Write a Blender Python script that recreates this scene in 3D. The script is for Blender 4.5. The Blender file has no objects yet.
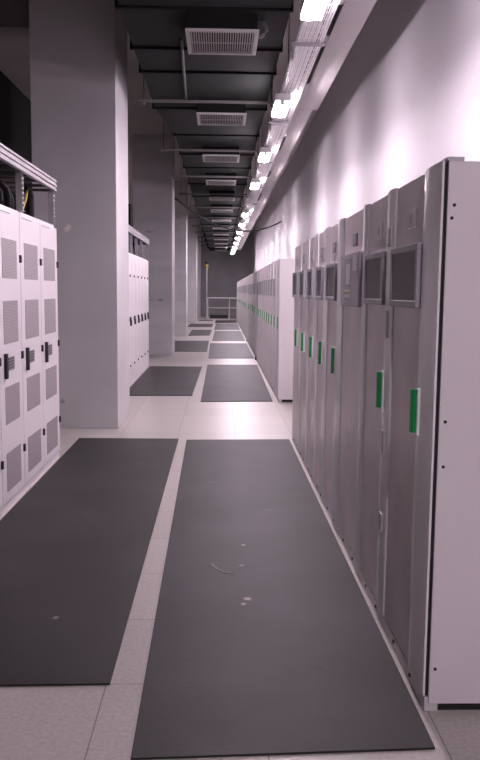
import bpy, bmesh, math, random
from mathutils import Vector, Matrix
random.seed(4)
SC = bpy.context.scene
COL = SC.collection

# ------------------------------------------------------------------ materials
def principled(name, color, rough=0.5, metal=0.0, noise=None, bump=None, coat=0.0, spec=0.5):
    """noise = (scale, amount) mottles the colour; bump = (scale, strength)."""
    m = bpy.data.materials.new(name); m.use_nodes = True
    nt = m.node_tree; b = nt.nodes['Principled BSDF']
    b.inputs['Base Color'].default_value = (*color, 1)
    b.inputs['Roughness'].default_value = rough
    b.inputs['Metallic'].default_value = metal
    b.inputs['Coat Weight'].default_value = coat
    b.inputs['Coat Roughness'].default_value = 0.15
    b.inputs['Specular IOR Level'].default_value = spec
    tc = nt.nodes.new('ShaderNodeTexCoord')
    if noise:
        n = nt.nodes.new('ShaderNodeTexNoise'); n.inputs['Scale'].default_value = noise[0]
        n.inputs['Detail'].default_value = 6
        nt.links.new(tc.outputs['Object'], n.inputs['Vector'])
        r = nt.nodes.new('ShaderNodeMapRange')
        r.inputs['From Min'].default_value = 0.3; r.inputs['From Max'].default_value = 0.7
        r.inputs['To Min'].default_value = 1 - noise[1]; r.inputs['To Max'].default_value = 1 + noise[1]
        nt.links.new(n.outputs['Fac'], r.inputs['Value'])
        mx = nt.nodes.new('ShaderNodeVectorMath'); mx.operation = 'SCALE'
        mx.inputs[0].default_value = color
        nt.links.new(r.outputs[0], mx.inputs['Scale'])
        nt.links.new(mx.outputs[0], b.inputs['Base Color'])
    if bump:
        n2 = nt.nodes.new('ShaderNodeTexNoise'); n2.inputs['Scale'].default_value = bump[0]
        n2.inputs['Detail'].default_value = 3
        nt.links.new(tc.outputs['Object'], n2.inputs['Vector'])
        bp = nt.nodes.new('ShaderNodeBump'); bp.inputs['Strength'].default_value = bump[1]
        bp.inputs['Distance'].default_value = 0.02
        nt.links.new(n2.outputs['Fac'], bp.inputs['Height'])
        nt.links.new(bp.outputs['Normal'], b.inputs['Normal'])
    return m

def emitter(name, color, strength):
    m = bpy.data.materials.new(name); m.use_nodes = True
    nt = m.node_tree; nt.nodes.clear()
    e = nt.nodes.new('ShaderNodeEmission'); o = nt.nodes.new('ShaderNodeOutputMaterial')
    e.inputs['Color'].default_value = (*color, 1); e.inputs['Strength'].default_value = strength
    nt.links.new(e.outputs[0], o.inputs['Surface'])
    return m

def dotted(name, plate, hole, pitch, rad):
    """sheet metal with a fine grid of punched holes"""
    m = principled(name, plate, 0.55)
    nt = m.node_tree; b = nt.nodes['Principled BSDF']
    tc = next(n for n in nt.nodes if n.type == 'TEX_COORD')
    sep = nt.nodes.new('ShaderNodeSeparateXYZ'); nt.links.new(tc.outputs['Object'], sep.inputs[0])
    sq = []
    for ax in ('Y', 'Z'):
        a = nt.nodes.new('ShaderNodeMath'); a.operation = 'PINGPONG'
        a.inputs[1].default_value = pitch / 2
        nt.links.new(sep.outputs[ax], a.inputs[0])
        p = nt.nodes.new('ShaderNodeMath'); p.operation = 'POWER'; p.inputs[1].default_value = 2
        nt.links.new(a.outputs[0], p.inputs[0]); sq.append(p)
    ad = nt.nodes.new('ShaderNodeMath'); ad.operation = 'ADD'
    nt.links.new(sq[0].outputs[0], ad.inputs[0]); nt.links.new(sq[1].outputs[0], ad.inputs[1])
    lt = nt.nodes.new('ShaderNodeMath'); lt.operation = 'LESS_THAN'; lt.inputs[1].default_value = rad * rad
    nt.links.new(ad.outputs[0], lt.inputs[0])
    mix = nt.nodes.new('ShaderNodeMix'); mix.data_type = 'RGBA'
    mix.inputs[6].default_value = (*plate, 1); mix.inputs[7].default_value = (*hole, 1)
    nt.links.new(lt.outputs[0], mix.inputs[0]); nt.links.new(mix.outputs[2], b.inputs['Base Color'])
    return m

def floor_material():
    m = principled('floor_tiles', (0.5, 0.48, 0.45), 0.38)
    nt = m.node_tree; b = nt.nodes['Principled BSDF']
    tc = next(n for n in nt.nodes if n.type == 'TEX_COORD')
    mp = nt.nodes.new('ShaderNodeMapping'); mp.inputs['Location'].default_value = (0.43, -2.90 + 6.0, 0)
    nt.links.new(tc.outputs['Object'], mp.inputs['Vector'])
    br = nt.nodes.new('ShaderNodeTexBrick'); br.offset = 0; br.squash = 1
    br.inputs['Scale'].default_value = 1
    br.inputs['Brick Width'].default_value = 0.6; br.inputs['Row Height'].default_value = 0.6
    br.inputs['Mortar Size'].default_value = 0.0025; br.inputs['Mortar Smooth'].default_value = 0.2
    br.inputs['Color1'].default_value = (0.46, 0.43, 0.40, 1); br.inputs['Color2'].default_value = (0.42, 0.395, 0.368, 1)
    br.inputs['Mortar'].default_value = (0.20, 0.17, 0.15, 1)
    nt.links.new(mp.outputs[0], br.inputs['Vector'])
    n = nt.nodes.new('ShaderNodeTexNoise'); n.inputs['Scale'].default_value = 55; n.inputs['Detail'].default_value = 4
    nt.links.new(tc.outputs['Object'], n.inputs['Vector'])
    r = nt.nodes.new('ShaderNodeMapRange'); r.inputs['From Min'].default_value = 0.3; r.inputs['From Max'].default_value = 0.7
    r.inputs['To Min'].default_value = 0.86; r.inputs['To Max'].default_value = 1.1
    nt.links.new(n.outputs['Fac'], r.inputs['Value'])
    mx = nt.nodes.new('ShaderNodeVectorMath'); mx.operation = 'SCALE'
    nt.links.new(br.outputs['Color'], mx.inputs[0]); nt.links.new(r.outputs[0], mx.inputs['Scale'])
    nt.links.new(mx.outputs[0], b.inputs['Base Color'])
    return m

def spot_material(name, base, spots, rough=0.6, noise=(1.5, .12), lines=None, bump=None, flat=1, spec=.5):
    """mottled colour with irregular stains: spots = [(x, y, z, radius, colour)] in object space"""
    m = principled(name, base, rough, noise=noise, bump=bump, spec=spec)
    nt = m.node_tree; b = nt.nodes['Principled BSDF']
    tc = next(n for n in nt.nodes if n.type == 'TEX_COORD')
    src = b.inputs['Base Color'].links[0].from_socket
    wob = nt.nodes.new('ShaderNodeTexNoise'); wob.inputs['Scale'].default_value = 22; wob.inputs['Detail'].default_value = 5
    nt.links.new(tc.outputs['Object'], wob.inputs['Vector'])
    for (x, y, z, rad, c) in spots:
        d = nt.nodes.new('ShaderNodeVectorMath'); d.operation = 'DISTANCE'
        fl = nt.nodes.new('ShaderNodeVectorMath'); fl.operation = 'MULTIPLY'; fl.inputs[1].default_value = (1, 1, flat)
        nt.links.new(tc.outputs['Object'], fl.inputs[0])
        nt.links.new(fl.outputs[0], d.inputs[0]); d.inputs[1].default_value = (x, y, z * flat)
        w = nt.nodes.new('ShaderNodeMath'); w.operation = 'MULTIPLY_ADD'
        nt.links.new(wob.outputs['Fac'], w.inputs[0]); w.inputs[1].default_value = rad * 2.2
        nt.links.new(d.outputs['Value'], w.inputs[2])
        r = nt.nodes.new('ShaderNodeMapRange')
        r.inputs['From Min'].default_value = rad * 1.3; r.inputs['From Max'].default_value = rad * 2.0
        r.inputs['To Min'].default_value = 0.75; r.inputs['To Max'].default_value = 0
        nt.links.new(w.outputs[0], r.inputs['Value'])
        mix = nt.nodes.new('ShaderNodeMix'); mix.data_type = 'RGBA'
        nt.links.new(r.outputs[0], mix.inputs[0]); nt.links.new(src, mix.inputs[6]); mix.inputs[7].default_value = (*c, 1)
        src = mix.outputs[2]
    if lines:                                   # horizontal pour lines in concrete
        sep = nt.nodes.new('ShaderNodeSeparateXYZ'); nt.links.new(tc.outputs['Object'], sep.inputs[0])
        wv = nt.nodes.new('ShaderNodeTexNoise'); wv.noise_dimensions = '1D'; wv.inputs['Scale'].default_value = lines
        nt.links.new(sep.outputs['Z'], wv.inputs['W'])
        r = nt.nodes.new('ShaderNodeMapRange'); r.inputs['From Min'].default_value = 0.3; r.inputs['From Max'].default_value = 0.7
        r.inputs['To Min'].default_value = 0.88; r.inputs['To Max'].default_value = 1.08
        nt.links.new(wv.outputs['Fac'], r.inputs['Value'])
        mx = nt.nodes.new('ShaderNodeVectorMath'); mx.operation = 'SCALE'
        nt.links.new(src, mx.inputs[0]); nt.links.new(r.outputs[0], mx.inputs['Scale']); src = mx.outputs[0]
    nt.links.new(src, b.inputs['Base Color'])
    return m

M = {
 'wall':   principled('white_wall_paint', (0.52, 0.505, 0.525), 0.6, noise=(0.8, .03), spec=.3),
 'grey_wall': principled('grey_wall_paint', (0.30, 0.30, 0.305), 0.7, noise=(1.2, .1)),
 'dark_wall': principled('dark_grey_wall_paint', (0.08, 0.08, 0.082), 0.8, noise=(1.2, .1)),
 'conduit': principled('dark_conduit', (0.05, 0.05, 0.05), 0.6),
 'ceiling': principled('ceiling_concrete', (0.40, 0.37, 0.35), 0.85, noise=(1.0, .1)),
 'floor':  floor_material(),
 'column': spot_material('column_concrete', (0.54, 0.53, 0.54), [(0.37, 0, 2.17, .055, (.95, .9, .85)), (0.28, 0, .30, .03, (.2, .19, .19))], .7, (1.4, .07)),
 'board':  spot_material('column_board_marked_concrete', (0.50, 0.49, 0.50), [], .75, (1.2, .10), lines=1.8),
 'board2': spot_material('column_stained_concrete', (0.50, 0.49, 0.50), [(0.38, 0, 2.85, .16, (.2, .19, .19)), (0.62, 0, 1.29, .13, (.05, .046, .048)), (0.42, 0, 1.29, .09, (.16, .15, .15))], .75, (1.2, .10), lines=1.8, flat=5),
 'beam':   principled('beam_concrete', (0.36, 0.35, 0.34), 0.8, noise=(1.5, .08)),
 'white':  principled('white_powder_coat', (0.86, 0.825, 0.84), 0.42, noise=(2.0, .03)),
 'side':   principled('side_panel_coat', (0.74, 0.70, 0.72), 0.5, noise=(1.2, .04)),
 'side2':  principled('side_panel_white', (0.74, 0.71, 0.72), 0.45, noise=(1.2, .04)),
 'door':   spot_material('door_grey_film', (0.90, 0.81, 0.825), [], .42, (3.5, .09)),
 'edge':   principled('door_edge_film', (0.95, 0.92, 0.94), 0.35, noise=(2.5, .07), bump=(7, .22), coat=.25),
 'skirt':  principled('plinth_film', (0.68, 0.65, 0.66), 0.35, noise=(6, .12), bump=(9, .5)),
 'vframe': principled('vent_frame_grey', (0.42, 0.41, 0.45), 0.5),
 'vmesh':  dotted('vent_mesh', (0.17, 0.16, 0.17), (0.11, 0.105, 0.11), .012, .004),
 'panelg': principled('control_panel_grey', (0.56, 0.54, 0.575), 0.5),
 'panelw': principled('control_panel_pale', (0.85, 0.81, 0.83), 0.45),
 'label':  principled('pale_label', (0.80, 0.80, 0.86), 0.5),
 'yellow': principled('yellow_plastic', (0.50, 0.36, 0.05), 0.5),
 'green':  principled('green_plastic', (0.0, 0.30, 0.07), 0.4),
 'black':  principled('black_plastic', (0.012, 0.012, 0.013), 0.5),
 'dark':   principled('dark_gap', (0.02, 0.018, 0.02), 0.8),
 'perf':   dotted('perforated_sheet', (0.50, 0.455, 0.475), (0.18, 0.165, 0.17), .010, .0034),
 'plate':  dotted('handle_plate', (0.30, 0.28, 0.29), (0.05, 0.05, 0.05), .02, .008),
 'galv':   principled('galvanised_steel', (0.36, 0.345, 0.36), 0.5, .5, noise=(9, .12)),
 'tray':   principled('tray_steel', (0.85, 0.83, 0.85), 0.4, .0),
 'trunk':  principled('trunking_grey', (0.36, 0.34, 0.34), 0.6, noise=(2, .06)),
 'duct':   principled('black_duct_insulation', (0.011, 0.0135, 0.0125), 0.8, noise=(1.6, .28), bump=(3, .25), spec=.15),
 'ductd':  principled('dark_flange', (0.005, 0.005, 0.005), 0.8, spec=.1),
 'strut':  principled('strut_steel', (0.085, 0.08, 0.08), 0.6, .0),
 'dframe': principled('diffuser_frame', (0.25, 0.24, 0.24), 0.5),
 'slat':   principled('diffuser_slat', (0.20, 0.185, 0.19), 0.5),
 'rubber': principled('black_cable_rubber', (0.008, 0.008, 0.009), 0.6, spec=.25),
 'lamp':   principled('lamp_housing_white', (0.75, 0.75, 0.75), 0.4),
 'rail':   principled('rail_paint', (0.5, 0.5, 0.52), 0.45),
 'thread': principled('pale_thread', (0.70, 0.66, 0.62), 0.8),
 'step':   principled('dark_grey_step', (0.16, 0.155, 0.16), 0.7),
 'glow':   emitter('fluorescent_tube', (1.0, 0.835, 0.955), 41.0),
}
def mat_rubber(name, spots):
    return spot_material(name, (0.0225, 0.0212, 0.0220), spots, .55, (1.6, .38), bump=(60, .05), spec=.3)

# ------------------------------------------------------------------ mesh builder
class MB:
    def __init__(self): self.bm = bmesh.new()
    def box(self, x0, x1, y0, y1, z0, z1, bev=0.0):
        bm = self.bm
        r = bmesh.ops.create_cube(bm, size=1.0)
        for v in r['verts']:
            v.co = Vector(((x0 + x1) / 2 + v.co.x * (x1 - x0), (y0 + y1) / 2 + v.co.y * (y1 - y0), (z0 + z1) / 2 + v.co.z * (z1 - z0)))
        if bev:
            es = list({e for v in r['verts'] for e in v.link_edges})
            bmesh.ops.bevel(bm, geom=es, offset=bev, segments=2, affect='EDGES', profile=0.6)
        return self
    def prism(self, pts, axis, a, b):
        """pts: closed outline; axis 'z' -> pts (x,y); 'y' -> (x,z); 'x' -> (y,z)"""
        def P(p, t):
            return {'z': (p[0], p[1], t), 'y': (p[0], t, p[1]), 'x': (t, p[0], p[1])}[axis]
        bm = self.bm
        lo = [bm.verts.new(P(p, a)) for p in pts]; hi = [bm.verts.new(P(p, b)) for p in pts]
        n = len(pts); fs = [bm.faces.new(lo[::-1]), bm.faces.new(hi)]
        for i in range(n): fs.append(bm.faces.new((lo[i], lo[(i + 1) % n], hi[(i + 1) % n], hi[i])))
        bmesh.ops.recalc_face_normals(bm, faces=fs)
        return self
    def hexa(self, bot, top):
        bm = self.bm
        lo = [bm.verts.new(p) for p in bot]; hi = [bm.verts.new(p) for p in top]; n = len(lo)
        fs = [bm.faces.new(lo[::-1]), bm.faces.new(hi)]
        for i in range(n): fs.append(bm.faces.new((lo[i], lo[(i + 1) % n], hi[(i + 1) % n], hi[i])))
        bmesh.ops.recalc_face_normals(bm, faces=fs)
        return self
    def tube(self, pts, r, n=8, r1=None):
        bm = self.bm; pts = [Vector(p) for p in pts]; rings = []
        for i, p in enumerate(pts):
            d = (pts[min(i + 1, len(pts) - 1)] - pts[max(i - 1, 0)]).normalized()
            up = Vector((0, 0, 1)) if abs(d.z) < .9 else Vector((1, 0, 0))
            u = d.cross(up).normalized(); w = u.cross(d).normalized()
            rr = r if r1 is None else r + (r1 - r) * i / (len(pts) - 1)
            rings.append([bm.verts.new(p + (u * math.cos(2 * math.pi * k / n) + w * math.sin(2 * math.pi * k / n)) * rr) for k in range(n)])
        fs = []
        for a, b in zip(rings, rings[1:]):
            for k in range(n): fs.append(bm.faces.new((a[k], a[(k + 1) % n], b[(k + 1) % n], b[k])))
        fs.append(bm.faces.new(rings[0][::-1])); fs.append(bm.faces.new(rings[-1]))
        bmesh.ops.recalc_face_normals(bm, faces=fs)
        return self
    def build(self, name, mat, parent=None, loc=None, smooth=False):
        me = bpy.data.meshes.new(name); self.bm.to_mesh(me); self.bm.free()
        me.materials.append(M[mat] if isinstance(mat, str) else mat)
        if smooth:
            for p in me.polygons: p.use_smooth = True
        o = bpy.data.objects.new(name, me); COL.objects.link(o)
        if parent: o.parent = parent
        if loc: o.location = loc
        return o

def B(*a, bev=0.0): return MB().box(*a, bev=bev)

def tag(o, label, cat, group=None, kind=None):
    o['label'] = label; o['category'] = cat
    if group: o['group'] = group
    if kind: o['kind'] = kind
    return o
def thing(name, loc, label, cat, group=None):
    o = bpy.data.objects.new(name, None); COL.objects.link(o); o.location = loc; o.empty_display_size = .1
    return tag(o, label, cat, group)
def struct(o):
    o['kind'] = 'structure'; return o
def dup(root, loc, label=None):
    r = root.copy(); COL.objects.link(r); r.location = loc
    if label: r['label'] = label
    for ch in list(root.children):
        c = ch.copy(); COL.objects.link(c); c.parent = r
        for g in list(ch.children):
            d = g.copy(); COL.objects.link(d); d.parent = c
    return r
ORD = ['nearest', 'second', 'third', 'fourth', 'fifth', 'sixth', 'seventh', 'eighth', 'ninth', 'tenth', 'eleventh', 'twelfth', 'thirteenth', 'fourteenth', 'fifteenth', 'sixteenth']

# ------------------------------------------------------------------ setting
XR, XLW, Y0, Y1, ZC = 1.88, -4.2, -8.0, 46.0, 5.03
struct(B(XLW - .2, XR + .2, Y0 - .2, Y1 + .2, -.2, 0).build('floor', 'floor'))
struct(B(XLW - .2, XR + .2, Y0 - .2, Y1 + .2, ZC, ZC + .2).build('ceiling', 'ceiling'))
struct(B(XR, XR + .2, Y0 - .2, Y1 + .2, 0, ZC).build('wall_right', 'wall'))
struct(B(XLW - .2, XLW, Y0 - .2, Y1 + .2, 0, ZC).build('wall_left', 'dark_wall'))
struct(B(XLW, XR, Y1, Y1 + .2, 0, ZC).build('wall_far', 'grey_wall'))
struct(B(XLW, XR, Y0 - .2, Y0, 0, ZC).build('wall_near', 'dark_wall'))

# columns and the beams over them
cols = [(8.56, 'column', 'nearest tall concrete column, at the end of the left front cabinet row'),
        (18.33, 'board2', 'board-marked concrete column behind the second left cabinet row'),
        (26.0, 'board', 'third concrete column along the left, in the middle distance'),
        (37.5, 'column', 'slim-looking fourth concrete column far along the left side'),
        (44.6, 'column', 'farthest concrete column, against the dark end wall')]
for i, (y, m, lab) in enumerate(cols):
    o = B(0, .89, 0, 1.1, 0, ZC, bev=.008).build('concrete_column', m, loc=(-2.0, y, 0))
    tag(o, lab, 'column')
for i, y in enumerate((9.2,)):
    struct(B(XLW, -2.0, y, y + .36, 4.42, ZC).build('trim_%d' % (i + 1), 'beam'))

# ------------------------------------------------------------------ floor mats
MATS = [
 ([(-.28, 2.40), (.730, 2.45), (.722, 7.93), (-.33, 7.88)], 'nearest large dark rubber mat along the right cabinet row'),
 ([(-1.43, 2.87), (-.415, 2.89), (-.414, 7.935), (-1.43, 7.95)], 'nearest large dark rubber mat in front of the left front cabinets'),
 ([(-.255, 10.67), (.742, 10.75), (.78, 16.13), (-.245, 16.06)], 'second dark mat on the right, starting beside the bright cabinet end panel'),
 ([(-1.39, 11.24), (-.394, 11.28), (-.348, 15.63), (-1.39, 15.66)], 'second dark mat on the left, before the black-locked cabinet row'),
 ([(-.25, 17.6), (.79, 17.7), (.785, 22.78), (-.275, 22.66)], 'third dark mat from the front on the right side of the aisle'),
 ([(-1.38, 19.5), (-.31, 19.52), (-.32, 23.79), (-1.38, 23.7)], 'third dark mat on the left, just past the board-marked column'),
 ([(-.23, 23.82), (.79, 23.93), (.80, 29.9), (-.18, 29.76)], 'fourth dark mat from the front on the right side of the aisle'),
 ([(-1.06, 26.35), (-.34, 26.7), (-.30, 30.5), (-1.06, 30.35)], 'fourth dark mat on the left, beside the third column'),
 ([(-.22, 30.5), (.80, 30.6), (.81, 36.1), (-.17, 36.05)], 'fifth dark mat from the front on the right side of the aisle'),
 ([(-1.35, 32.85), (-.32, 32.9), (-.306, 36.02), (-1.35, 36.0)], 'fifth dark mat on the left, short of the slim fourth column'),
 ([(-.22, 36.8), (.83, 36.9), (.84, 40.7), (-.2, 40.6)], 'farthest dark mat on the right, ending at the white railing'),
 ([(-1.05, 39.4), (-.35, 39.5), (-.356, 40.7), (-1.05, 40.6)], 'farthest dark mat on the left, small strip before the railing'),
]
for i, (q, lab) in enumerate(MATS):
    spots = []
    if i == 0:
        spots = [(.14, 3.72, .01, .028, (.34, .30, .30)), (.125, 3.66, .01, .02, (.34, .3, .3)), (.15, 4.55, .01, .016, (.30, .27, .27)), (.13, 4.2, .01, .014, (.24, .2, .2)),
                 (.42, 3.0, .01, .04, (.012, .012, .012)), (-.05, 6.1, .01, .06, (.05, .046, .048)), (.35, 5.3, .01, .05, (.05, .046, .048))]
    elif i == 1:
        spots = [(-.75, 3.5, .01, .02, (.28, .25, .25)), (-.9, 5.2, .01, .06, (.05, .046, .048)), (-.7, 6.8, .01, .06, (.05, .046, .048))]
    o = MB().hexa([(x, y, .001) for x, y in q], [(x, y, .009) for x, y in q]).build('floor_mat', mat_rubber('mat_rubber_%d' % i, spots))
    tag(o, lab, 'mat')
pts = [(-.035, 4.21, .0115), (-.02, 4.17, .0115), (.0, 4.13, .0115), (.03, 4.085, .0115), (.055, 4.07, .0115), (.085, 4.08, .0115)]
tag(MB().tube(pts, .0025, 5).build('thread', 'thread', smooth=True), 'short pale curled thread lying on the nearest right mat', 'thread')

# ------------------------------------------------------------------ right-hand cabinets (origin: near front base corner; +x depth, +y away)
H, D = 1.963, .90
def strip_outline(s, out):
    n = 8
    p = [(0.011, 0.0)]
    for k in range(n + 1):
        t = k / n
        p.append((.004 - out * math.sin(math.pi * min(1, max(0, t))) ** .6, .004 + (s - .008) * t))
    p += [(.011, s), (.05, s), (.05, .03), (.011, .03)]
    return p
def right_cabinet(x, y, w, s, lab, mode='vent', handle=True, end=False, group=None, first=False):
    t = thing('electrical_cabinet', (x, y, 0), lab, 'cabinet', group)
    B(.052, D, .003, w - .003, .05, H, bev=.004).build('body', 'side2' if end == 2 else 'side', t)
    pl = MB().box(.010, .06, 0, w, 0, .055, bev=.004)
    pl.build('plinth', 'skirt', t)
    for k in range(2):
        MB().tube([(.004, w * (.3 + .42 * k), .032), (.012, w * (.3 + .42 * k), .032)], .009, 8).build('bolt', 'black', t)
    d = B(.010, .048, s - .003, w - .002, .06, H - .004, bev=.003).build('door', 'edge' if mode == 'plain' else 'door', t)
    e = MB().prism(strip_outline(s, .006), 'z', .06, H).build('door_edge', 'edge', t, smooth=False)
    if mode == 'vent':
        a, b, z0, z1 = s + .005, w - .004, 1.462, 1.704
        fr = MB()
        f = .026
        fr.box(-.014, .03, a, b, z0, z0 + f, bev=.004).box(-.014, .03, a, b, z1 - f, z1, bev=.004)
        fr.box(-.014, .03, a, a + f, z0 + f, z1 - f, bev=.003).box(-.014, .03, b - f, b, z0 + f, z1 - f, bev=.003)
        v = fr.build('vent_frame', 'vframe', d)
        B(-.008, .024, a + f - .002, b - f + .002, z0 + f - .002, z1 - f + .002).build('vent_mesh', 'vmesh', d)
    elif mode == 'control':
        a, b, z0, z1 = s + .005, w - .02, 1.44, 1.735
        B(-.014, .03, a, b, z0, z1, bev=.005).build('control_panel', 'panelg', d)
        q = lambda u0, u1, v0, v1, n, m, o=-.017: B(o, -.012, b - (b - a) * u1, b - (b - a) * u0, z0 + (z1 - z0) * v0, z0 + (z1 - z0) * v1).build(n, m, d)
        q(.34, .58, .42, .80, 'display', 'panelw')
        q(.28, .34, .44, .80, 'slot', 'vframe'); q(.28, .62, .86, .90, 'slot', 'vframe'); q(.30, .56, .37, .395, 'slot', 'vframe'); q(.26, .56, .12, .15, 'slot', 'vframe')
        q(.26, .52, .235, .27, 'indicator_strip', 'yellow'); q(.24, .56, .16, .32, 'indicator_plate', 'panelw', -.0155)
        q(.70, .92, .66, .95, 'paper_label', 'label')
    elif mode == 'band':
        B(.004, .03, s + .004, w - .004, 1.45, 1.71, bev=.003).build('vent_mesh', 'vframe', d)
    if mode in ('vent', 'control'):
        c = s + (w - s) * .40
        bd = MB().box(.003, .024, c - .06, c + .06, 1.772, 1.842, bev=.002)
        bd.build('badge', 'panelw' if first else 'vframe', d)
        MB().tube([(.0012, c, 1.807), (.006, c, 1.807)], .02, 12).build('badge_emblem', 'panelg', d)
    if handle:
        g = MB().prism([(.009, s - .045), (-.020, s - .045), (-.027, s - .038), (-.027, s - .018), (-.016, s - .003), (.009, s - .003)] if mode in ('vent', 'control') else [(.009, s - .022), (-.012, s - .022), (-.012, s - .004), (.009, s - .004)], 'z', .998, 1.160)
        g.build('handle', 'green', d)
        if mode in ('vent', 'control'): B(-.010, .006, s - .066, s - .0455, .992, 1.168, bev=.003).build('handle_plate', 'edge', d)
    return t

XB = .745
bounds = [2.69, 3.393, 4.009, 4.792, 5.456, 6.046, 6.654, 7.285, 7.97]
strips = [.235, .168, .145, .245, .235, .235, .26, .23]
labs = ['nearest right cabinet, its broad bare side panel facing the viewer',
        'second right cabinet from the viewer, with square pale badge above grey window',
        'right cabinet with control panel in place of grey window, without green handle',
        'narrow-looking right cabinet just beyond the one with the control panel',
        'second right cabinet beyond the one with the control panel',
        'third right cabinet beyond the one with the control panel',
        'second to last grey-fronted cabinet at far end of the front right row',
        'last grey-fronted cabinet of the front right row, by the open floor gap']
for i in range(8):
    w = bounds[i + 1] - bounds[i]
    t = right_cabinet(XB, bounds[i], w, strips[i], labs[i], 'control' if i == 2 else 'vent', i != 2, first=i < 2)
    if i == 0:
        B(.022, D, -.010, .002, .035, H - .002, bev=.003).build('side_panel', 'side', t)
        B(.0115, .051, .004, .029, .06, H - .006).build('door_gap_shade', 'dark', t)  # dark box painting in the shade of the slit beside the door
        B(.016, .075, -.008, .05, H - .002, H + .012, bev=.003).build('top_bracket', 'panelg', t)
        for x, z in ((.045, 1.815), (.038, 1.772), (.043, 1.073), (.042, .913), (.042, .168)):
            MB().tube([(x, -.0125, z), (x, -.009, z)], .006, 8).build('screw', 'dark', t)
        B(.052, .86, .01, .03, 0, .035).build('gap_shadow', 'black', t)  # black strip standing in for the shadow under the side panel
    if i in (0, 1, 2):                       # small grey plates on the door edges
        e = next(c for c in t.children if c.name.startswith('door_edge'))
        if i == 1:
            B(-.0075, .0, .03, .10, 1.72, 1.80, bev=.002).build('plate', 'panelg', e)
            B(-.0075, .0, .05, .09, 1.32, 1.44, bev=.002).build('plate', 'panelg', e)
            B(-.0075, .0, .05, .10, .80, .90, bev=.002).build('plate', 'panelg', e)
            B(-.0075, .0, .05, .10, .44, .52, bev=.002).build('plate', 'panelg', e)

# second row and the rows beyond: blocks of like cabinets
proto = right_cabinet(.806, 10.71, .655, .20, 'white end panel cabinet opening the second right row, past the floor gap', 'plain', True, end=2)
B(.022, D, -.010, .002, .035, H - .002, bev=.003).build('side_panel', 'side2', proto)
B(.052, .86, .01, .03, 0, .035).build('gap_shadow', 'black', proto)  # black strip for the shadow gap below this end panel
made = {}
def row_cabinet(kind, loc, lab):
    if kind not in made:
        made[kind] = right_cabinet(*loc[:2], .655, .20, lab, 'plain' if kind == 'plain' else 'band', kind == 'green', end=2)
        return made[kind]
    return dup(made[kind], loc, lab)
blocks = [(.806, 10.71, 10, 'second right row'), (.822, 17.58, 9, 'third right row'), (.832, 23.94, 9, 'fourth right row'), (.845, 30.3, 9, 'fifth right row'), (.865, 36.9, 6, 'farthest right row')]
for bi, (x, y, n, nm) in enumerate(blocks):
    for k in range(n):
        if bi == 0 and k == 0: continue
        where = 'starting past the floor gap' if bi == 0 else ('ending at the railing' if bi == 4 else 'deep along the aisle')
        kind = 'plain' if k == 0 else ('green' if bi == 0 or k % 2 else 'bare')
        o = row_cabinet(kind, (x, y + k * .655, 0), '%s white cabinet from the viewer in the %s, %s' % (ORD[k], nm, where))
        o['group'] = 'white cabinets of the %s' % nm
    if bi < 2:
        yy = y + n * .655 + .04
        tag(B(x - .02, x + .03, yy, yy + .07, 0, .07, bev=.01).build('rubber_foot', 'black'), 'small black foot block on the floor at the far end of the %s' % nm, 'foot')
proto['group'] = 'white cabinets of the second right row'

# ------------------------------------------------------------------ left front cabinets (face +x)
XL, HL, DL = -1.443, 2.08, .80
lb = [4.57, 5.17, 5.765, 6.41, 7.06]
llab = ['left front cabinet cut off by the picture edge, only a sliver showing',
        'nearest fully visible left cabinet, with perforated panels, at picture edge',
        'middle one of the left front cabinets with perforated panels',
        'last left front cabinet with perforated panels, beside the nearest column']
for i in range(4):
    y0 = lb[i]; w = lb[i + 1] - y0
    t = thing('switchgear_cabinet', (XL, y0, 0), llab[i], 'cabinet', 'perforated cabinets of the left front row')
    B(-DL, -.024, .003, w - .003, .06, HL, bev=.004).build('body', 'white', t)
    B(-DL + .02, -.012, .003, w - .003, 0, .055).build('plinth', 'white', t)
    d = B(-.022, 0, .006, w - .006, .065, HL - .03, bev=.004).build('door', 'white', t)
    a, b = .112, w - .112
    for z0, z1 in ((1.59, 1.855), (1.148, 1.438), (.60, .855), (.135, .40)):
        B(-.002, .0025, a, b, z0, z1).build('perforated_panel', 'perf', d)
    B(.0, .022, a - .015, a + .025, .915, 1.085, bev=.005).build('handle', 'black', d)
    B(.0, .006, a + .075, a + .24, .962, 1.052, bev=.002).build('handle_plate', 'plate', d)
    for z in (1.733, 1.042, .354):
        B(-.001, .014, w - .035, w - .004, z - .027, z + .027, bev=.003).build('hinge', 'black', d)
    B(.0, .004, a - .05, w * .55, HL - .052, HL - .046).build('rain_slot', 'vframe', d)
    B(-.14, -.10, .02, w - .02, HL, HL + .012).build('lifting_rail', 'galv', t)

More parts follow.
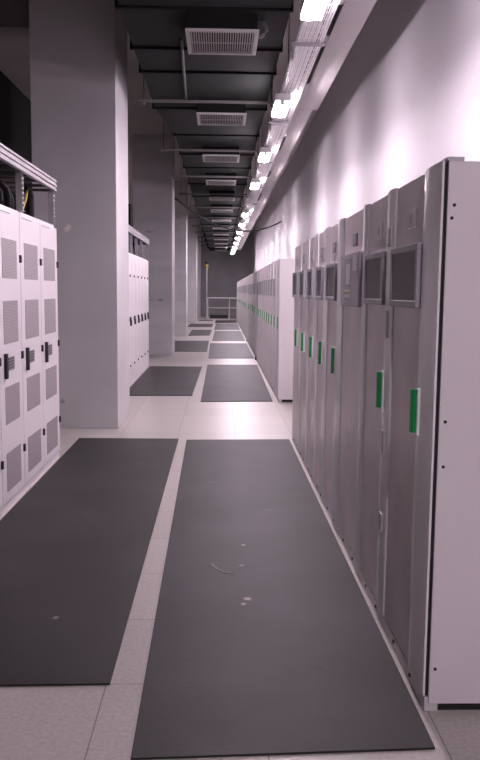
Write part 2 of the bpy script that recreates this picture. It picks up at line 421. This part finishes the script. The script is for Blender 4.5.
# steel cable rack on top of it
def rack(xf, ya, yb, z0, zr, hr, posts, label, depth=.5):
    t = thing('cable_rack', (xf, ya, z0), label, 'cable rack')
    L = yb - ya; zz = zr - z0
    r = MB().box(-.02, 0, 0, L, zz, zz + hr, bev=.003)
    for f in (.12, .5, .88): r.box(0, .010, 0, L, zz + hr * f - .010, zz + hr * f + .010, bev=.003)
    r.build('side_rail', 'galv', t)
    r = MB().box(-depth, -depth + .02, 0, L, zz, zz + hr, bev=.003); r.build('side_rail', 'galv', t)
    for k in range(int(L / .3) + 1): B(-depth + .02, -.02, min(k * .3, L - .04), min(k * .3, L - .04) + .03, zz, zz + .02).build('rung', 'strut', t)
    for yp in posts:
        for xo in (0, -depth + .05):
            p = MB()
            a = yp - ya
            p.box(-.05 + xo, -.045 + xo, a - .025, a + .025, .001, zz)
            p.box(-.045 + xo, -.005 + xo, a - .025, a - .020, .001, zz).box(-.045 + xo, -.005 + xo, a + .020, a + .025, .001, zz)
            k = .02
            while k < zz - .02:
                p.box(-.008 + xo, -.003 + xo, a - .02, a + .02, k, k + .014); k += .035
            p.box(-.07 + xo, .0 + xo, a - .04, a + .04, 0.001, .006)
            p.build('post', 'galv', t)
    return t
rack(XL + .01, 4.55, 7.00, HL + .001, 2.36, .10, (5.86, 6.94), 'ribbed steel cable rack standing on top of the left front cabinets')

def cable(name, pts, r, mat, lab, group=None):
    P = []
    pts = [Vector(p) for p in pts]
    for i in range(len(pts) - 1):
        p0 = pts[max(i - 1, 0)]; p1 = pts[i]; p2 = pts[i + 1]; p3 = pts[min(i + 2, len(pts) - 1)]
        for k in range(6):
            t = k / 6
            P.append(.5 * ((2 * p1) + (-p0 + p2) * t + (2 * p0 - 5 * p1 + 4 * p2 - p3) * t * t + (-p0 + 3 * p1 - 3 * p2 + p3) * t ** 3))
    P.append(pts[-1])
    o = MB().tube(P, r, 8).build(name, mat, smooth=True)
    return tag(o, lab, 'cable', group)
zc = HL + .002
gl = 'black cables rising from the left front cabinets'
bl = 'thick black cable rising from left front cabinet tops into the steel rack'
for k, (ya, yb, xo) in enumerate(((5.35, 5.2, -.10), (5.50, 5.38, -.14), (5.92, 5.80, -.12), (6.16, 6.02, -.16), (6.04, 5.88, -.26), (5.28, 5.05, -.25))):
    cable('power_cable', [(XL + xo, ya, zc), (XL + xo, ya - .01, zc + .13), (XL + xo - .04, (ya + yb) / 2 - .03, zc + .21), (XL + xo - .12, yb - .14, zc + .27)], .022, 'rubber', bl, gl)
for k in range(9):
    ya = 4.75 + .245 * k; xo = -.30 - .05 * (k % 3)
    cable('power_cable', [(XL + xo, ya, zc), (XL + xo, ya + .02, zc + .13), (XL + xo - .01, ya + .05, zc + .20), (XL + xo - .02, ya + .07, zc + .27)], .03, 'rubber', bl, gl)
cable('power_cable', [(XL - .12, 6.62, zc), (XL - .12, 6.62, zc + .16), (XL - .12, 6.60, zc + .21), (XL - .16, 6.50, zc + .27)], .03, 'rubber', 'straight black cable standing near the end post of the left rack')
cable('earth_cable', [(XL - .10, 6.22, zc), (XL - .10, 6.30, zc + .08), (XL - .11, 6.42, zc + .15), (XL - .13, 6.56, zc + .26)], .010, 'yellow', 'yellow cable slanting up under the left steel rack')

# black duct along the left, behind the cabinet row
t = thing('air_duct', (-2.4, 2.0, 2.6), 'wide black air duct high on the left, behind the steel rack', 'duct')
B(-.9, 0, 0, 16.0, 0, 1.28, bev=.01).build('duct_section', 'ductd', t)
B(-.93, .03, 6.3, 6.38, -.03, 1.31).build('flange', 'ductd', t)
for yy in (3, 14): B(-.5, -.46, yy, yy + .04, 1.28, ZC - 2.6).build('hanger', 'strut', t)

# ------------------------------------------------------------------ second left row
XL2, HL2 = -1.412, 2.105
n2 = 6; w2 = .6; ys = 12.07
for i in range(n2):
    nm = ['nearest', 'second', 'third', 'fourth', 'fifth', 'last'][i]
    t = thing('switchgear_cabinet', (XL2, ys + i * w2, 0), '%s plain white cabinet with black latch in the second left row' % nm, 'cabinet', 'plain white cabinets of the second left row')
    B(-.8, -.024, .003, w2 - .003, .06, HL2, bev=.004).build('body', 'white', t)
    B(-.78, -.012, .003, w2 - .003, 0, .055).build('plinth', 'white', t)
    d = B(-.022, 0, .006, w2 - .006, .065, HL2 - .02, bev=.005).build('door', 'white', t)
    yl = .34
    for z in (1.74, .32): MB().tube([(0, yl, z), (.014, yl, z)], .017, 8).build('lock', 'black', d)
    MB().box(0, .025, yl - .035, yl + .02, 1.025, 1.095, bev=.006).box(.002, .03, yl + .0, yl + .035, 0.955, 1.045, bev=.006).build('latch', 'black', d)
rack(XL2 + .01, ys - .0, 15.68, HL2 + .001, 2.40, .11, (12.75, 13.55, 14.4, 15.6), 'pale steel cable rack standing on the second left cabinet row')
for ya in (12.2, 12.36, 12.52, 12.95, 13.1, 13.26, 13.8, 13.95, 14.7, 14.85):
    cable('power_cable', [(XL2 - .15, ya, HL2 + .002), (XL2 - .15, ya + .01, HL2 + .14), (XL2 - .18, ya + .08, HL2 + .24), (XL2 - .24, ya + .2, HL2 + .285)], .035, 'rubber',
          'black cable rising into the rack over the second left cabinet row', 'black cables over the second left row')
t = thing('cable_riser', (XL2 - .04, 12.42, HL2 + .001 + .405), 'black vertical riser box above the second left rack, beside the column', 'riser')
B(-.16, .06, 0, .3, .002, .34, bev=.01).build('box', 'ductd', t)
MB().tube([(-.08, .17, .34), (-.08, .17, ZC - HL2 - .406)], .02, 8).build('conduit', 'strut', t)

# ------------------------------------------------------------------ main ceiling duct
ZD = 3.70
t = thing('ceiling_duct', (0, 0, ZD), 'long black insulated duct hanging under the ceiling over the aisle', 'duct')
xr = .54
B(-.80, xr, -7.5, 9.75, 0, .62, bev=.012).build('wide_section', 'duct', t)
MB().hexa([(-.80, 9.75, 0), (xr, 9.75, 0), (xr, 11.6, .05), (-.66, 11.6, .05)], [(-.80, 9.75, .62), (xr, 9.75, .62), (xr, 11.6, .55), (-.66, 11.6, .55)]).build('reducer', 'duct', t)
B(-.66, xr, 11.6, 30.0, .05, .55, bev=.012).build('narrow_section', 'duct', t)
B(-.60, xr, 30.0, 45.0, .05, .50, bev=.012).build('end_section', 'duct', t)
for y in (2.6, 5.1, 6.35, 7.38, 8.15, 9.72): 
    B(-.825, xr + .015, y, y + .035, -.02, .64).build('flange', 'ductd', t)
for y in (11.6, 13.2, 14.6, 16.8, 19.0, 21.4, 24, 27, 30, 33, 36, 39, 42):
    B(-.685, xr + .015, y, y + .035, .03, .57).build('flange', 'ductd', t)
# hangers
hy = [9.20, 12.33, 15.12, 17.83, 20.63, 23.53, 26.43, 29.33, 32.23, 35.13, 38.03]
hp = None
for i, y in enumerate(hy):
    lab = '%s steel hanger bar under the black ceiling duct, counted from the viewer' % ORD[i]
    if hp is None:
        hp = thing('duct_hanger', (0, y + .06, 0), lab, 'hanger', 'hanger bars under the ceiling duct')
        MB().box(-.93, .59, -.02, .02, ZD - .052, ZD - .024, bev=.003).build('crossbar', 'strut', hp)
        for xx in (-.88, .575):
            MB().tube([(xx, 0, ZD - .09), (xx, 0, ZC)], .006, 6).build('threaded_rod', 'strut', hp)
            B(xx - .014, xx + .014, -.014, .014, ZD - .085, ZD - .066).build('nut', 'strut', hp)
    else: dup(hp, (0, y + .06, 0), lab)
# diffusers
dp = None
dy = [6.45, 9.38, 12.5, 15.3, 18.0, 20.8, 23.7, 26.6, 29.5, 32.4, 35.3, 38.2, 41.1]
for i, y in enumerate(dy):
    lab = '%s square air diffuser under the black duct, counted from the viewer' % ORD[i]
    if dp is None:
        dp = thing('air_diffuser', (.005, y, 3.55), lab, 'diffuser', 'air diffusers under the ceiling duct')
        f, w, d = .035, .292, .62
        fr = MB().box(-w, w, 0, f, 0, .022, bev=.003).box(-w, w, d - f, d, 0, .022, bev=.003)
        fr.box(-w, -w + f, f, d - f, 0, .022, bev=.003).box(w - f, w, f, d - f, 0, .022, bev=.003)
        fr.build('frame', 'dframe', dp)
        s = MB(); n = 26
        for k in range(n):
            xx = -w + f + (2 * w - 2 * f) * (k + .5) / n
            s.box(xx - .0045, xx + .0045, f, d - f, .003, .020)
        s.box(-w + f, w - f, d / 2 - .006, d / 2 + .006, .002, .010)
        s.build('slats', 'slat', dp)
        B(-w + .012, w - .012, .012, d - .012, .021, .1495 + .0, bev=.004).build('plenum_box', 'ductd', dp)
    else: dup(dp, (.005 + (.03 if i > 3 else 0), y, 3.55 + (0.0 if y < 9.7 else .05)), lab)
# small conduit clipped under the duct, and the flexible elbow beside the first diffuser
tag(MB().tube([(-.35, 7.12, ZD - .0145), (-.36, 7.6, ZD - .0145), (-.40, 9.2, ZD - .0145)], .015, 8).build('conduit', 'conduit', smooth=True), 'thin grey conduit under the duct between first and second diffuser', 'conduit')
tag(MB().tube([(.31, 6.66, ZD + .005), (.345, 6.66, ZD - .02), (.365, 6.66, ZD - .05), (.365, 6.66, ZD - .075), (.345, 6.66, ZD - .105), (.315, 6.66, ZD - .12), (.286, 6.66, ZD - .12)], .016, 10).build('pipe_elbow', 'strut', smooth=True), 'small grey pipe elbow on the right of the nearest diffuser', 'pipe')

# ------------------------------------------------------------------ lit cable tray on the right
t = thing('cable_tray', (0, 0, 3.55), 'long steel wire mesh cable tray carrying the lamps above the right cabinets', 'cable tray')
ya, yb = -7.5, 44.0
wires = MB()
for xx in [.63 + .0194 * k for k in range(11)]: wires.box(xx - .0048, xx + .0048, ya, yb, 0, .006)
for xx in (.628, .824):
    for zz in (.035, .07): wires.box(xx - .003, xx + .003, ya, yb, zz - .003, zz + .003)
y = ya
while y < yb:
    wires.box(.628, .824, y, y + .005, .005, .010); wires.box(.625, .629, y, y + .005, 0, .07); wires.box(.823, .827, y, y + .005, 0, .07)
    y += .15 if y < 20 else .3
wires.build('wire_mesh', 'tray', t)
for k in range(17):
    y = -5.3 + 3.0 * k
    B(.575, .85, y - .02, y + .02, -.022, -.002).build('bracket', 'galv', t)
    MB().tube([(.80, y, -.02), (.80, y, ZC - 3.55)], .006, 6).build('hanger_rod', 'strut', t)
    B(.585, .62, y + .25, y + .33, -.05, .02, bev=.004).build('clip', 'trunk', t)
cb = 'bundled cables lying in the wire mesh tray'
for xx, r in ((.652, .015), (.688, .014), (.725, .016), (.762, .014)):
    pts = [(xx + .003 * math.sin(k * 1.7 + xx * 50), ya + .1 + k * 1.0, 3.561 + r + .001) for k in range(int(yb - ya))]
    tag(MB().tube(pts, r, 6).build('data_cable', 'lamp', smooth=True), 'pale cable lying along the mesh tray above the lamps', 'cable', cb)
# solid trunking beside it
t = thing('cable_trunking', (0, 0, 3.75), 'grey sheet metal trunking beside the wire tray, along the right wall', 'trunking')
for (a, b, x1) in ((-7.5, 3.98, 1.19), (4.0, 9.98, 1.19), (10.0, 16.4, 1.135), (16.42, 24, 1.135), (24.02, 34, 1.13), (34.02, 44, 1.13)):
    B(.950, x1, a, b, 0, .12, bev=.003).build('section', 'trunk', t)
slots = [(6.4, 7.15), (7.4, 8.75), (11.7, 12.8), (15.0, 15.7), (18.3, 19.8)]
prev = -7.5
for a, b in slots + [(44, 44)]:
    B(.885, .949, prev, a, 0, .012).build('lip', 'trunk', t)
    if b > a: B(.885, .949, a, b, .085, .097).build('slot_back', 'ductd', t)
    prev = b
for k in range(9):
    y = -3.6 + 5.2 * k
    MB().tube([(1.0, y, .12), (1.0, y, ZC - 3.75)], .007, 6).build('hanger_rod', 'strut', t)

# fluorescent lamps under the tray
lamps = [-3.4, -.4, 5.50, 8.62, 11.65, 14.75, 17.75, 20.3, 23.4, 26.4, 29.3, 32.3, 35.3, 38.3, 41.2]
k = 0
for y in lamps:
    if y == 17.75:
        lab = 'unlit lamp under the wire tray, in the gap between the fourth and fifth lit ones'
    elif y < 0:  # unseen lamps added to light the cabinet end panel facing the camera
        lab = 'unseen lamp added overhead just behind the viewer' if y > -1 else 'unseen lamp added overhead, farther behind the viewer'
    else:
        lab = ('glowing lamp under the wire tray, %s from the viewer' % ORD[k]); k += 1
    t = thing('fluorescent_lamp', (.632, y, 3.40), lab, 'lamp', 'lamps under the wire tray')
    B(-.076, .076, -.36, .36, .055, .128, bev=.006).build('housing', 'lamp', t)
    for s in (-1, 1): B(-.012, .012, s * .25 - .012, s * .25 + .012, .128, .150).build('stem', 'lamp', t)
    MB().box(-.072, .072, -.28, .28, .026, .056, bev=.008).build('diffuser_bar', 'lamp' if y == 17.75 else 'glow', t)
    for s in (-1, 1): B(-.025, .025, s * .30 - .018, s * .30 + .018, .024, .056, bev=.004).build('lamp_holder', 'lamp', t)

# sagging cable across the aisle
P = []
a, b = Vector((-1.07, 19.9 - .45, 3.72)), Vector((1.875, 24.5, 3.66))
for i in range(25):
    u = i / 24; p = a.lerp(b, u); p.z -= .52 * 4 * u * (1 - u) * .97
    P.append(p)
a0 = Vector((-1.105, 19.42, 3.73))
tag(MB().tube([a0] + P[0:], .020, 8).build('hanging_cable', 'rubber', smooth=True), 'black cable sagging across the aisle from board-marked column to right wall', 'cable')

# ------------------------------------------------------------------ far end: railing, step, beacon pole
t = thing('railing', (-.66, 41.3, 0), 'white tubular railing across the far end of the aisle', 'railing')
MB().tube([(0, 0, 1.13), (1.62, 0, 1.13)], .025, 10).build('top_rail', 'rail', t)
MB().tube([(0, 0, .62), (1.62, 0, .62)], .02, 10).build('mid_rail', 'rail', t)
for xx in (.02, 1.15, 1.6): MB().tube([(xx, 0, 0), (xx, 0, 1.13)], .03, 10).build('post', 'rail', t)
t = thing('beacon_pole', (-.70, 41.9, 0), 'thin pole with a yellow box on top, left end of the railing', 'pole')
MB().tube([(0, 0, 0), (0, 0, 2.72)], .02, 8).build('pole', 'rail', t)
B(-.05, .07, -.05, .05, 2.72, 2.90, bev=.02).build('beacon', 'yellow', t)
B(-.08, .10, -.07, .07, 2.90, 3.06, bev=.02).build('cap', 'black', t)
tag(B(-.55, .45, 43.2, 44.0, 0, .20, bev=.01).build('floor_step', 'black'), 'low black step on the floor behind the railing', 'step')
tag(B(.5, 1.0, 43.2, 44.0, 0, .22, bev=.01).build('floor_step', 'step'), 'low grey step behind the right end of the railing', 'step')

# ------------------------------------------------------------------ world, camera, view
w = bpy.data.worlds.new('world'); SC.world = w; w.use_nodes = True
w.node_tree.nodes['Background'].inputs['Color'].default_value = (0, 0, 0, 1)
f, pitch, yaw, roll, h = 784.0, .11317, .026551, -.0096, 1.52
cy, sy, cp, sp, cr, sr = math.cos(yaw), math.sin(yaw), math.cos(pitch), math.sin(pitch), math.cos(roll), math.sin(roll)
fwd = Vector((sy * cp, cy * cp, -sp)); right = Vector((cy, -sy, 0)); down = fwd.cross(right)
r2 = cr * right + sr * down; d2 = -sr * right + cr * down
cam = bpy.data.cameras.new('camera'); co = bpy.data.objects.new('camera', cam); COL.objects.link(co)
m = Matrix.Identity(4)
for i in range(3):
    m[i][0] = r2[i]; m[i][1] = -d2[i]; m[i][2] = -fwd[i]
m[2][3] = h
co.matrix_world = m
cam.sensor_fit = 'VERTICAL'; cam.sensor_height = 36; cam.sensor_width = 36 * 480 / 760
cam.lens = f * 36 / 760; cam.clip_end = 200; cam.clip_start = .05
SC.camera = co
vs = SC.view_settings
vs.view_transform = 'Standard'; vs.look = 'None'; vs.gamma = 1; vs.use_curve_mapping = False
vs.exposure = 2.78
